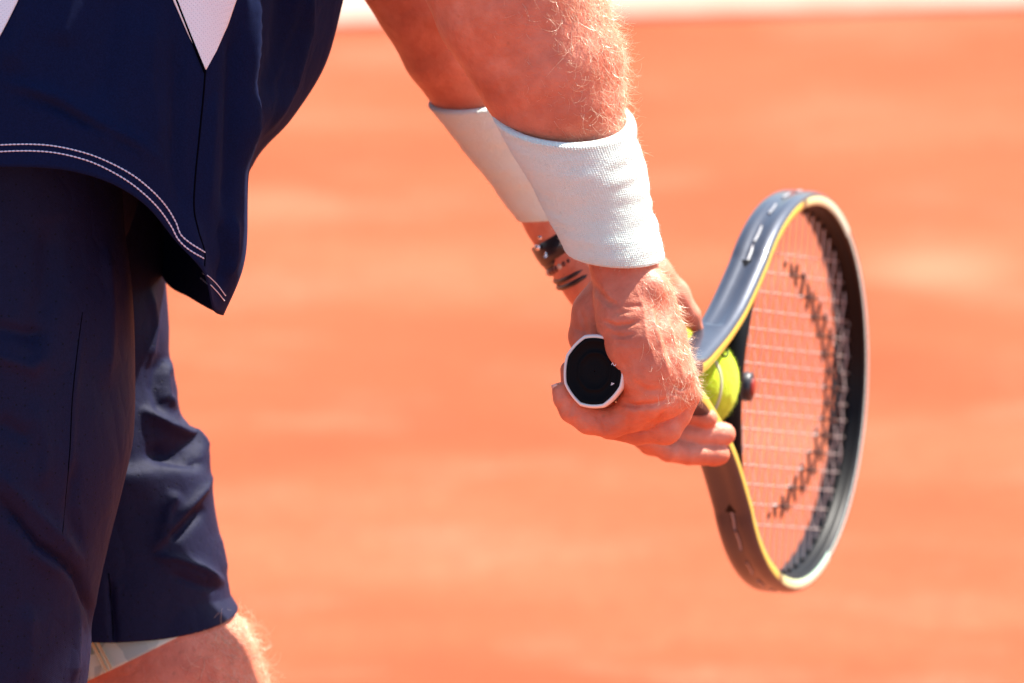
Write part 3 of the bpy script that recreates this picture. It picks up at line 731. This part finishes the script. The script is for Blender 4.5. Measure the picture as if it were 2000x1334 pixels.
far = cloth(far, [([(414, 872), (370, 852), (320, 832), (270, 798)], .0085, 18, 26), ([(410, 908), (350, 896), (280, 880)], -.0060, 22, 24),
                  ([(420, 928), (390, 962), (350, 1010), (322, 1044), (296, 1078)], .0065, 12, 26), ([(400, 990), (360, 1028), (330, 1060)], -.0040, 16, 16),
                  ([(300, 1086), (340, 1092), (390, 1112), (440, 1140)], .0060, 16, 24), ([(330, 1118), (380, 1138), (430, 1150)], -.0020, 12, 12),
                  ([(345, 960), (325, 1000), (318, 1040)], .004, 22, 22),
                  ([(330, 700), (318, 735), (322, 775), (345, 800)], .0055, 20, 18), ([(310, 690), (300, 760), (320, 820)], -.0035, 16, 16),
                  ([(355, 760), (362, 830)], -.003, 9, 9), ([(290, 560), (300, 640), (285, 720)], .004, 14, 18), ([(440, 1040), (450, 1120)], .003, 16, 16), ([(215, 1130), (220, 1200), (224, 1262)], -.004, 7, 7)], 9, .0013)
def push_out(G, axis, gap):
    A_ = [rp(*a[:3]) for a in axis]; R_ = [a[3] * S * 1.026 + gap for a in axis]
    for (a, ra), (b, rb) in zip(zip(A_[:-1], R_[:-1]), zip(A_[1:], R_[1:])):
        ab = b - a; t = np.clip(((G - a) @ ab) / (ab @ ab), 0, 1); q = G - a - t[..., None] * ab; d = np.linalg.norm(q, axis=2); need = ra + (rb - ra) * t
        G = G + q / (d[..., None] + 1e-9) * np.maximum(need - d, 0)[..., None]
    return G
far = push_out(far, THIGH, .0025)
hips = []
for y, l, r, z, hw in [(-60, -380, 300, 530, 470), (60, -380, 300, 530, 470), (200, -370, 300, 530, 480), (330, -350, 290, 530, 480), (450, -300, 250, 530, 430), (540, -200, 200, 530, 250)]:
    th = np.linspace(0, 2 * math.pi, 120, endpoint=False)
    hips.append([rig((l + r) / 2 + (r - l) / 2 * np.sign(math.cos(a)) * abs(math.cos(a))**.8, y - 30 * math.sin(a), (z + hw * math.sin(a)) * S) for a in th])
hips = np.array(hips).transpose(1, 0, 2)
nth, nv = near.shape[:2]
Vs, Fs2 = join([(near.reshape(-1, 3), grid_faces(*near.shape[:2], wrap_u=True)), (far.reshape(-1, 3), grid_faces(*far.shape[:2], wrap_u=True)), (hips.reshape(-1, 3), grid_faces(120, 6, wrap_u=True))])
shorts = mesh_obj('shorts', Vs, Fs2, NAVY2, person)
shorts['label'] = 'navy sports shorts with creased legs and tiny perforations'
md = shorts.modifiers.new('thickness', 'SOLIDIFY'); md.thickness = .0012; md.offset = 0
bs = make_bvh(near.reshape(-1, 3), grid_faces(*near.shape[:2], wrap_u=True)); bf = make_bvh(far.reshape(-1, 3), grid_faces(*far.shape[:2], wrap_u=True))
P = cast_line(bs, [(160, 610), (150, 690), (141, 780), (136, 880), (128, 960), (121, 1040)], 6, .0002); v, f = tube(P, .0006, 6); mesh_obj('seam', v, f, SEAM, shorts)
P = cast_line(bf, [(212, 1120), (216, 1170), (219, 1225), (222, 1262)], 5, .0002); v, f = tube(P, .0007, 6); mesh_obj('seam', v, f, SEAM, shorts)

# white patterned under-shorts on the far thigh
def m_camo():
    t = NT('pale_patterned_lycra'); v = t.coord(scale=(1, 1, 1))
    vo = t.n('ShaderNodeTexVoronoi'); vo.inputs['Scale'].default_value = 62; vo.distance = 'CHEBYCHEV'; t.link(v, vo.inputs['Vector'])
    sep = t.n('ShaderNodeSeparateColor'); t.link(vo.outputs['Color'], sep.inputs[0])
    c = t.ramp(sep.outputs[0], [(.0, (.20, .32, .28)), (.35, (.20, .32, .28)), (.36, (.48, .62, .54)), (.7, (.48, .62, .54)), (.71, (.33, .46, .42))])
    t.set(Base_Color=c, Roughness=.6, Normal=t.bump(t.noise(v, 900, 2), .3, .0004)); return t.m
def under_shorts():
    nth, nv = 160, 40; th = np.linspace(0, 2 * math.pi, nth, endpoint=False); G = np.zeros((nth, nv, 3))
    TA = np.array(THIGH, float); a, b = rp(*TA[2, :3]), rp(*TA[5, :3]); ax = (b - a) / np.linalg.norm(b - a)
    X = np.cross(ax, [0, 0, 1.0]); X /= np.linalg.norm(X); X *= np.sign(X[0]); Y = np.cross(X, ax); Y *= np.sign(Y[2])
    for j in range(nv):
        for i in range(nth):
            c, s = math.cos(th[i]), math.sin(th[i])
            yend = 1268 - 14 * c; y = 1060 + (yend - 1060) * j / (nv - 1)
            C = rp(*[np.interp(y, TA[:, 1], TA[:, k]) for k in range(3)]); r = (np.interp(y, TA[:, 1], TA[:, 3]) + 4) * S * 1.026
            G[i, j] = C + r * (c * X + s * Y)
    o = mesh_obj('under_shorts', G.reshape(-1, 3), grid_faces(nth, nv, wrap_u=True), m_camo(), person)
    o['label'] = 'pale patterned under-shorts showing below the far leg hem'
    m = o.modifiers.new('thickness', 'SOLIDIFY'); m.thickness = .0014; m.offset = 1
    return o, G
under, GU = under_shorts()
CREAM = m_plain('cream_thread', (.70, .66, .42), .8)
bu = make_bvh(GU.reshape(-1, 3), grid_faces(160, 40, wrap_u=True))
parts = []
for k in range(34):
    x = 186 + k * .9; y = 1252 + k * 1.75
    for (dx, dy) in ((-7, 4), (7, -4)):
        p0, p1 = cast(bu, x + dx * .2, y + dy * .2, .0022), cast(bu, x + dx, y + dy, .0022)
        if p0 is not None and p1 is not None: parts.append(tube(np.array([p0, (p0 + p1) / 2, p1]), .00035, 5))
if parts:
    v, f = join(parts); o = mesh_obj('stitching', v, f, CREAM, under); o['kind'] = 'stuff'

# ------------------------------------------------------------------ racket
butt = rig(1160, 725, .0)
A = np.array([.256, -.0275, 0]); A[2] = math.sqrt(1 - A @ A)
Wv = np.array([0, 1.0, 0]); Wv -= A * Wv.dot(A); Wv /= np.linalg.norm(Wv)
Nv = np.cross(Wv, A); Nv *= np.sign(Nv[0])                          # face turned right and a little towards the camera
roll = math.radians(3.4); W2 = Wv * math.cos(roll) + Nv * math.sin(roll); N2 = Nv * math.cos(roll) - Wv * math.sin(roll)
def vw(v): return v[0] * RV + v[1] * UV + v[2] * FV
Aw, Nw = vw(A), vw(N2); Ww = np.cross(Aw, Nw); bw = to_world(butt)
RM = Matrix(((Ww[0], Aw[0], Nw[0], bw[0]), (Ww[1], Aw[1], Nw[1], bw[1]), (Ww[2], Aw[2], Nw[2], bw[2]), (0, 0, 0, 1)))
WS = 1.0 if Ww @ vw(W2) > 0 else -1.0                               # +1 when local x points up in the picture
racket = empty('tennis_racket', (0, 0, 0)); racket.matrix_world = RM
tag(racket, 'tennis racket with dark glossy frame, yellow-mint face edge and white grip, butt towards viewer', 'tennis racket')
def rk(name, V, F, mat, parent=None, smooth=True): return mesh_obj(name, V, F, mat, parent or racket, smooth, world=False)

HC, HA, HB = .511, .1690, .1265      # hoop centre along the axis, half length, half width of the centre line
def m_frame():
    t = NT('racket_frame_lacquer'); v = t.coord()
    c = t.mix(t.noise(v, 25, 3), (.034, .040, .058), (.052, .060, .082))
    t.set(Base_Color=c, Roughness=.42, Metallic=.45, Coat_Weight=.5, Coat_Roughness=.12, Normal=t.bump(t.noise(v, 90, 3), .12, .002)); t.b.inputs['Specular IOR Level'].default_value = .35; return t.m
def m_paint():
    t = NT('yellow_to_mint_paint'); c0 = t.n('ShaderNodeTexCoord'); s = t.n('ShaderNodeSeparateXYZ'); t.link(c0.outputs['Object'], s.inputs[0])
    y = t.math('DIVIDE', s.outputs[1], .70)
    c = t.ramp(y, [(.0, (.54, .45, .03)), (.655, (.62, .58, .10)), (.668, (.05, .10, .06)), (.674, (.05, .10, .06)), (.682, (.62, .80, .38)), (.80, (.50, .82, .62)), (.92, (.58, .84, .80))])
    t.set(Base_Color=c, Roughness=.3, Coat_Weight=.7, Coat_Roughness=.08); return t.m
FRAME, PAINT = m_frame(), m_paint(); RBLACK = m_plain('black_plastic', (.004, .004, .005), .45, spec=.16)
# centre line: right arm, hoop, left arm
arm = [(.0078, .185), (.0080, .215), (.0105, .240), (.0185, .265), (.0320, .300), (.0495, .335)]
hoop = []
for k in range(0, 61):
    ph = math.radians(-52 + (284) * k / 60)         # from one shoulder over the tip to the other
    hoop.append((HB * math.cos(ph), HC + HA * math.sin(ph)))
path = arm + [p for p in hoop] + [(-a, b) for a, b in arm[::-1]]
PC = hermite(np.array([(a, b, 0) for a, b in path], float), 420)
def sweep(PC, prof):
    """prof(i): list of (outward, normal) offsets"""
    T = np.gradient(PC, axis=0); T /= np.linalg.norm(T, axis=1, keepdims=True)
    out = np.stack([T[:, 1], -T[:, 0], 0 * T[:, 0]], 1)
    V = [[PC[i] + out[i] * a + np.array([0, 0, b]) for a, b in prof(i)] for i in range(len(PC))]
    return np.array(V), out
def beam(i):
    t = PC[i, 1]; hn = np.interp(t, [.18, .24, .33, .50, .60, .685], [.0115, .0112, .0128, .0130, .0118, .0112]); hr = np.interp(t, [.18, .25, .40, .68], [.0078, .0072, .0064, .0060])
    P = []
    for k in range(32):
        a = 2 * math.pi * k / 32; c, s = math.cos(a), math.sin(a)
        x = hr * np.sign(c) * abs(c)**.62; z = hn * np.sign(s) * abs(s)**.80
        g = math.exp(-(z / .0042)**2) * (.0022 if c > 0 else .0008) * (1 if .30 < t else 0)       # string groove
        P.append((x - np.sign(c) * g, z))
    return P
VF, out = sweep(PC, beam); n = len(PC)
Ff = grid_faces(n, 32, wrap_v=True)
fo = rk('frame', VF.reshape(-1, 3), Ff.tolist() + [list(range(32)), [(n - 1) * 32 + j for j in range(32)][::-1]], [FRAME, PAINT, RBLACK])
zi = VF[:, :, 2].reshape(-1); mi = [0] * len(fo.data.polygons)
kk = Ff[:, 0] % 32; tt = PC[Ff[:, 0] // 32, 1]
for j in range(len(Ff)):
    k = kk[j]
    if (7 <= k <= 9 or 22 <= k <= 24) and tt[j] > .235 and (tt[j] < .60 or k in (8, 23)): mi[j] = 1
    elif 10 <= k <= 21 and tt[j] > .36: mi[j] = 2
fo.data.polygons.foreach_set('material_index', mi)
# bridge of the throat
br = []
for k in range(41):
    ph = math.radians(-128 + 76 * k / 40); br.append((HB * math.cos(ph), HC + HA * math.sin(ph) + .000, 0))
BC = np.array(br)
def bprof(i): return [(.0058 * math.cos(a) , .0105 * np.sign(math.sin(a)) * abs(math.sin(a))**.8) for a in np.linspace(0, 2 * math.pi, 20, endpoint=False)]
VBt, _ = sweep(BC, bprof); rk('throat_bridge', VBt.reshape(-1, 3), grid_faces(len(BC), 20, wrap_v=True), RBLACK)
# inside grommet strip and outer bumper
hp = np.array([(HB * math.cos(a), HC + HA * math.sin(a), 0) for a in np.linspace(math.radians(-128), math.radians(232), 300, endpoint=False)])
def strip(off, h, th):
    T = np.roll(hp, -1, 0) - np.roll(hp, 1, 0); T /= np.linalg.norm(T, axis=1, keepdims=True); o = np.stack([T[:, 1], -T[:, 0], 0 * T[:, 0]], 1)
    prof = [(off, -h), (off - th, -h * .8), (off - th, h * .8), (off, h)]
    V = np.array([[hp[i] + o[i] * a + np.array([0, 0, b]) for a, b in prof] for i in range(len(hp))]); return V.reshape(-1, 3), grid_faces(len(hp), 4, wrap_u=True, wrap_v=True)
v, f = strip(-.0046, .0060, .0016); rk('grommet_strip', v, f, RBLACK)
sel = [i for i in range(n) if PC[i, 1] > HC + HA * .45]
T = np.gradient(PC, axis=0); 
bp = [(.0040, -.0082), (.0072, -.0070), (.0082, -.004), (.0070, 0), (.0082, .004), (.0072, .0070), (.0040, .0082), (.003, 0)]
VB2 = np.array([[PC[i] + out[i] * a + np.array([0, 0, b]) for a, b in bp] for i in sel]); rk('bumper_guard', VB2.reshape(-1, 3), grid_faces(len(sel), 8, wrap_v=True), RBLACK)
# strings
def m_string():
    t = NT('string_with_stencil'); c0 = t.n('ShaderNodeTexCoord'); s = t.n('ShaderNodeSeparateXYZ'); t.link(c0.outputs['Object'], s.inputs[0])
    X, Y = s.outputs[0], s.outputs[1]
    # curved stencil band printed on the string bed
    q = t.math('MULTIPLY', t.math('MULTIPLY', X, X), 20.0)                 # bows towards the throat at the sides
    d = t.math('ABSOLUTE', t.math('SUBTRACT', t.math('ADD', Y, q), .626))
    band = t.math('LESS_THAN', d, .023); inside = t.math('LESS_THAN', t.math('ABSOLUTE', X), .084)
    m = t.math('MULTIPLY', band, inside)
    c = t.mix(m, (.46, .38, .35), (.006, .005, .006))
    t.set(Base_Color=c, Roughness=.3, Coat_Weight=.4); return t.m
STRING = m_string(); SR = .00052
xs = [(.0052 + k * (.0104 + .00022 * k)) for k in range(8)]; mains = [-x for x in xs[::-1]] + xs
crs = [HC - HA + .018 + k * .01665 for k in range(19)]
def string(C):
    ink = (np.abs(C[:, 1] + 20.0 * C[:, 0]**2 - .626) < .023) & (np.abs(C[:, 0]) < .084)     # stencil ink thickens the string
    v, f = tube(C, np.where(ink, SR * 2.5, SR), 5); rk('string', v, f, STRING)
for i, x in enumerate(mains):
    half = (HA - .004) * math.sqrt(max(0, 1 - (x / (HB - .004))**2)); ys = np.linspace(HC - half, HC + half, 90)
    ph = np.interp(ys, crs, np.arange(19), left=-.5, right=18.5); string(np.stack([0 * ys + x, ys, .00065 * np.cos(math.pi * (ph + i))], 1))
for j, y in enumerate(crs):
    half = (HB - .004) * math.sqrt(max(0, 1 - ((y - HC) / (HA - .004))**2)); x = np.linspace(-half, half, 72)
    ph = np.interp(x, mains, np.arange(16), left=-.5, right=15.5); string(np.stack([x, 0 * x + y, -.00065 * np.cos(math.pi * (ph + j))], 1))
# grommet barrels on the inside and string loops in the outer groove
gp = []
for x in mains:
    for s in (-1, 1):
        y = HC + s * HA * math.sqrt(1 - (x / HB)**2); gp.append((x, y))
for y in crs:
    for s in (-1, 1):
        x = s * HB * math.sqrt(max(0, 1 - ((y - HC) / HA)**2)); gp.append((x, y))
parts = []
for (x, y) in gp:
    d = np.array([HC * 0 + x * HA**2, (y - HC) * HB**2, 0]); d /= np.linalg.norm(d); p = np.array([x, y, 0]); parts.append(tube(np.array([p - d * .0085, p - d * .006, p - d * .004]), [.0012, .0017, .0019], 6))
v, f = join(parts); o = rk('grommet', v, f, RBLACK); o['kind'] = 'stuff'
LOOP = m_plain('string_loop', (.30, .30, .32), .35); parts = []
gs = sorted(gp, key=lambda p: math.atan2((p[1] - HC) / HA, p[0] / HB))
for a, b in zip(gs[::2], gs[1::2]):
    if math.dist(a, b) > .035: continue
    C = []
    for t in np.linspace(0, 1, 6):
        a1 = math.atan2((a[1] - HC) / HA, a[0] / HB); b1 = math.atan2((b[1] - HC) / HA, b[0] / HB); an = a1 + (b1 - a1) * t
        C.append((math.cos(an) * (HB + .0050), HC + math.sin(an) * (HA + .0050), .0006 * math.sin(t * 3.14)))
    parts.append(tube(np.array(C), .0008, 6))
v, f = join(parts); o = rk('string_loop', v, f, LOOP); o['kind'] = 'stuff'
# dampener
DARK = m_plain('dampener_rubber', (.02, .02, .026), .4); RED = m_plain('dampener_red', (.22, .012, .010), .4)
def disc(cy, z0, z1, r, bev=.0012, k=28):
    prof = [(0, z0), (r - bev, z0), (r, z0 + bev), (r, z1 - bev), (r - bev, z1), (0, z1)]
    V = [[(p * math.cos(a), cy + p * math.sin(a), z) for p, z in prof] for a in np.linspace(0, 2 * math.pi, k, endpoint=False)]
    return np.array(V).reshape(-1, 3), grid_faces(k, 6, wrap_u=True)
DY = .379
v, f = disc(DY, -.0030, .0078, .0094); dm = rk('dampener', v, f, DARK)
v, f = disc(DY, .0076, .0088, .0058, .0005); rk('dampener_emblem', v, f, RED, dm)
# handle
def octagon(a, b, n=64, p=.58):
    th = np.linspace(0, 2 * math.pi, n, endpoint=False); P = []
    for q in th:
        best = min(1 / abs(math.cos(q - m) + 1e-9) for m in np.arange(8) * math.pi / 4 if math.cos(q - m) > .3)
        r = (1 - p) * best * .965 + p * 1.0; P.append((a * r * math.cos(q), b * r * math.sin(q)))
    return P
def oct_loft(rows, n=64):
    return np.array([[(x, t, z) for x, z in octagon(a, b, n)] for t, a, b in rows])
WHITE = m_plain('white_overgrip', (.78, .76, .72), .7, bump=(700, .4, .0004), var=.04)
rows = [(.0006, .0208, .0177), (-.0012, .0219, .0187), (-.0004, .0230, .0197), (.002, .0236, .0203), (.008, .0228, .0197), (.014, .0205, .0178), (.024, .0186, .0160)]
for t in np.linspace(.03, .195, 60): rows.append((t, .0178 + .0004 * abs(math.sin(t * 100)), .0152 + .0004 * abs(math.sin(t * 100))))
rows += [(.198, .0165, .0140), (.199, .012, .011)]
G = oct_loft(rows); rk('grip', G.reshape(-1, 3), grid_faces(len(rows), 64, wrap_v=True), WHITE)
rows = [(.030, .0140, .0118), (.004, .0192, .0162), (.0000, .0212, .0181), (-.0012, .0206, .0176), (.0002, .0186, .0158), (.0016, .0150, .0128), (.0016, .0130, .0112), (.0010, .0124, .0107), (.0010, .0112, .0096), (.0018, .0106, .0091), (.0016, .0060, .0050), (.0016, .0004, .0004)]
CAPM = m_plain('black_butt_cap', (.0035, .0035, .0045), .6, spec=.08, bump=(500, .15, .0003))
G = oct_loft(rows); cap = rk('butt_cap', G.reshape(-1, 3), grid_faces(len(rows), 64, wrap_v=True), CAPM); cap['label'] = 'black butt cap with concentric ridge'
PRINT = m_plain('white_print', (.8, .8, .8), .6)
def numeral(txt, px, py, size, rot):
    cu = bpy.data.curves.new('numeral', 'FONT'); cu.body = txt; cu.size = size; cu.extrude = .0001; cu.align_x = 'CENTER'; cu.align_y = 'CENTER'
    tmp = bpy.data.objects.new('tmp', cu); COL.objects.link(tmp); dg = bpy.context.evaluated_depsgraph_get()
    me = bpy.data.meshes.new_from_object(tmp.evaluated_get(dg)); bpy.data.objects.remove(tmp)
    me.materials.clear(); me.materials.append(PRINT); o = bpy.data.objects.new('numeral', me); COL.objects.link(o); o.parent = cap
    d = rig(px, py, 0) - butt; lx = float(vw(d) @ Ww); lz = float(vw(d) @ Nw)
    # face looks along -local y; picture right = +z, picture up = WS*x
    right = Vector((0, 0, 1)); up = Vector((WS, 0, 0)); r2 = right * math.cos(rot) + up * math.sin(rot); u2 = up * math.cos(rot) - right * math.sin(rot); fz = Vector((0, -1, 0))
    o.matrix_local = Matrix(((r2.x, u2.x, fz.x, lx), (r2.y, u2.y, fz.y, -.0012), (r2.z, u2.z, fz.z, lz), (0, 0, 0, 1)))
numeral('2', 1202, 712, .0040, math.radians(-115)); numeral('4', 1199, 750, .0036, math.radians(-60))
# throat collar
def collar(): 
    rows = [(.192, .0185, .0150), (.194, .0195, .0158), (.206, .0195, .0155), (.209, .0180, .0140)]; G = oct_loft(rows); return G.reshape(-1, 3), grid_faces(len(rows), 64, wrap_v=True)
v, f = collar(); rk('grip_collar', v, f, RBLACK)

# ------------------------------------------------------------------ ball
def m_felt():
    t = NT('yellow_felt'); v = t.coord()
    n = t.noise(v, 120, 4, .65)
    c = t.mix(n, (.56, .78, .015), (.70, .92, .04))
    b = t.bump(t.noise(v, 700, 4, .7), .9, .0016); b = t.bump(t.noise(v, 220, 3, .6), .5, .0016, b)
    t.set(Base_Color=c, Roughness=1.0, Sheen_Weight=.5, Sheen_Roughness=.6, Sheen_Tint=(.8, 1.0, .3), Normal=b, Subsurface_Weight=.2, Subsurface_Radius=(1, 1, .2), Subsurface_Scale=.004)
    t.b.inputs['Specular IOR Level'].default_value = .05; return t.m
BT, BN = .312, -.0185
bc = butt + A * BT + N2 * BN; BR = .0331
ball = empty('tennis_ball', to_world(bc)); tag(ball, 'yellow-green tennis ball held against the racket throat', 'tennis ball')
th = np.linspace(0, math.pi, 72); ph = np.linspace(0, 2 * math.pi, 120, endpoint=False)
rot = Matrix.Rotation(-.62, 3, 'Z') @ Matrix.Rotation(.55, 3, 'X') @ Matrix.Rotation(1.2, 3, 'Z') @ Matrix.Rotation(.8, 3, 'Y'); RMt = np.array(rot)
tt = np.linspace(0, 2 * math.pi, 400, endpoint=False); a_, b_ = .75, .25
SCv = np.stack([a_ * np.cos(tt) + b_ * np.cos(3 * tt), a_ * np.sin(tt) - b_ * np.sin(3 * tt), 2 * math.sqrt(a_ * b_) * np.sin(2 * tt)], 1); SCv /= np.linalg.norm(SCv, axis=1, keepdims=True); SCv = SCv @ RMt.T
sph = np.array([[(math.sin(t) * math.cos(p), math.sin(t) * math.sin(p), math.cos(t)) for t in th] for p in ph]); sv = sph.reshape(-1, 3)
dist = np.array([np.min(np.arccos(np.clip(SCv @ q, -1, 1))) for q in sv])
rad = BR * (1 - .022 * np.exp(-(dist / .045)**2)) + vnoise(sv, 22, 3) * .00018
mesh_obj('felt', sv * rad[:, None], grid_faces(120, 72, wrap_u=True)[:, ::-1].copy(), m_felt(), ball, world=False)
v, f = tube(SCv * BR * .972, .00135, 8, True); mesh_obj('seam', v, f, m_plain('ball_seam', (.62, .66, .42), .8), ball, world=False)
kp = sv * rad[:, None]; fv, ff = hairs(kp, sv, np.ones(len(kp)), 9000, .0022, (.1, .2, .3), .00007, lift=1.2, curl=2.5, segs=3, seed=5, spread=1.4)
tag(mesh_obj('felt_fuzz', fv, ff, bpy.data.materials['yellow_felt'], ball, world=False), kind='stuff')
# dark printed mark near the top right of the ball
mk = []
bcw = to_world(bc)
for (x, y) in [(1403, 676), (1408, 690), (1415, 697), (1422, 690), (1418, 682), (1424, 676)]:
    d = to_world(rig(x, y, 0)) - cpos; d /= np.linalg.norm(d); oc = cpos - bcw; bq = oc @ d; disc_ = bq * bq - (oc @ oc - (BR * 1.006)**2)
    if disc_ > 0: mk.append(oc + d * (-bq - math.sqrt(disc_)))
if len(mk) > 3:
    v, f = tube(hermite(np.array(mk), 24), .0008, 6); mesh_obj('printed_mark', v, f, RBLACK, ball, world=False)
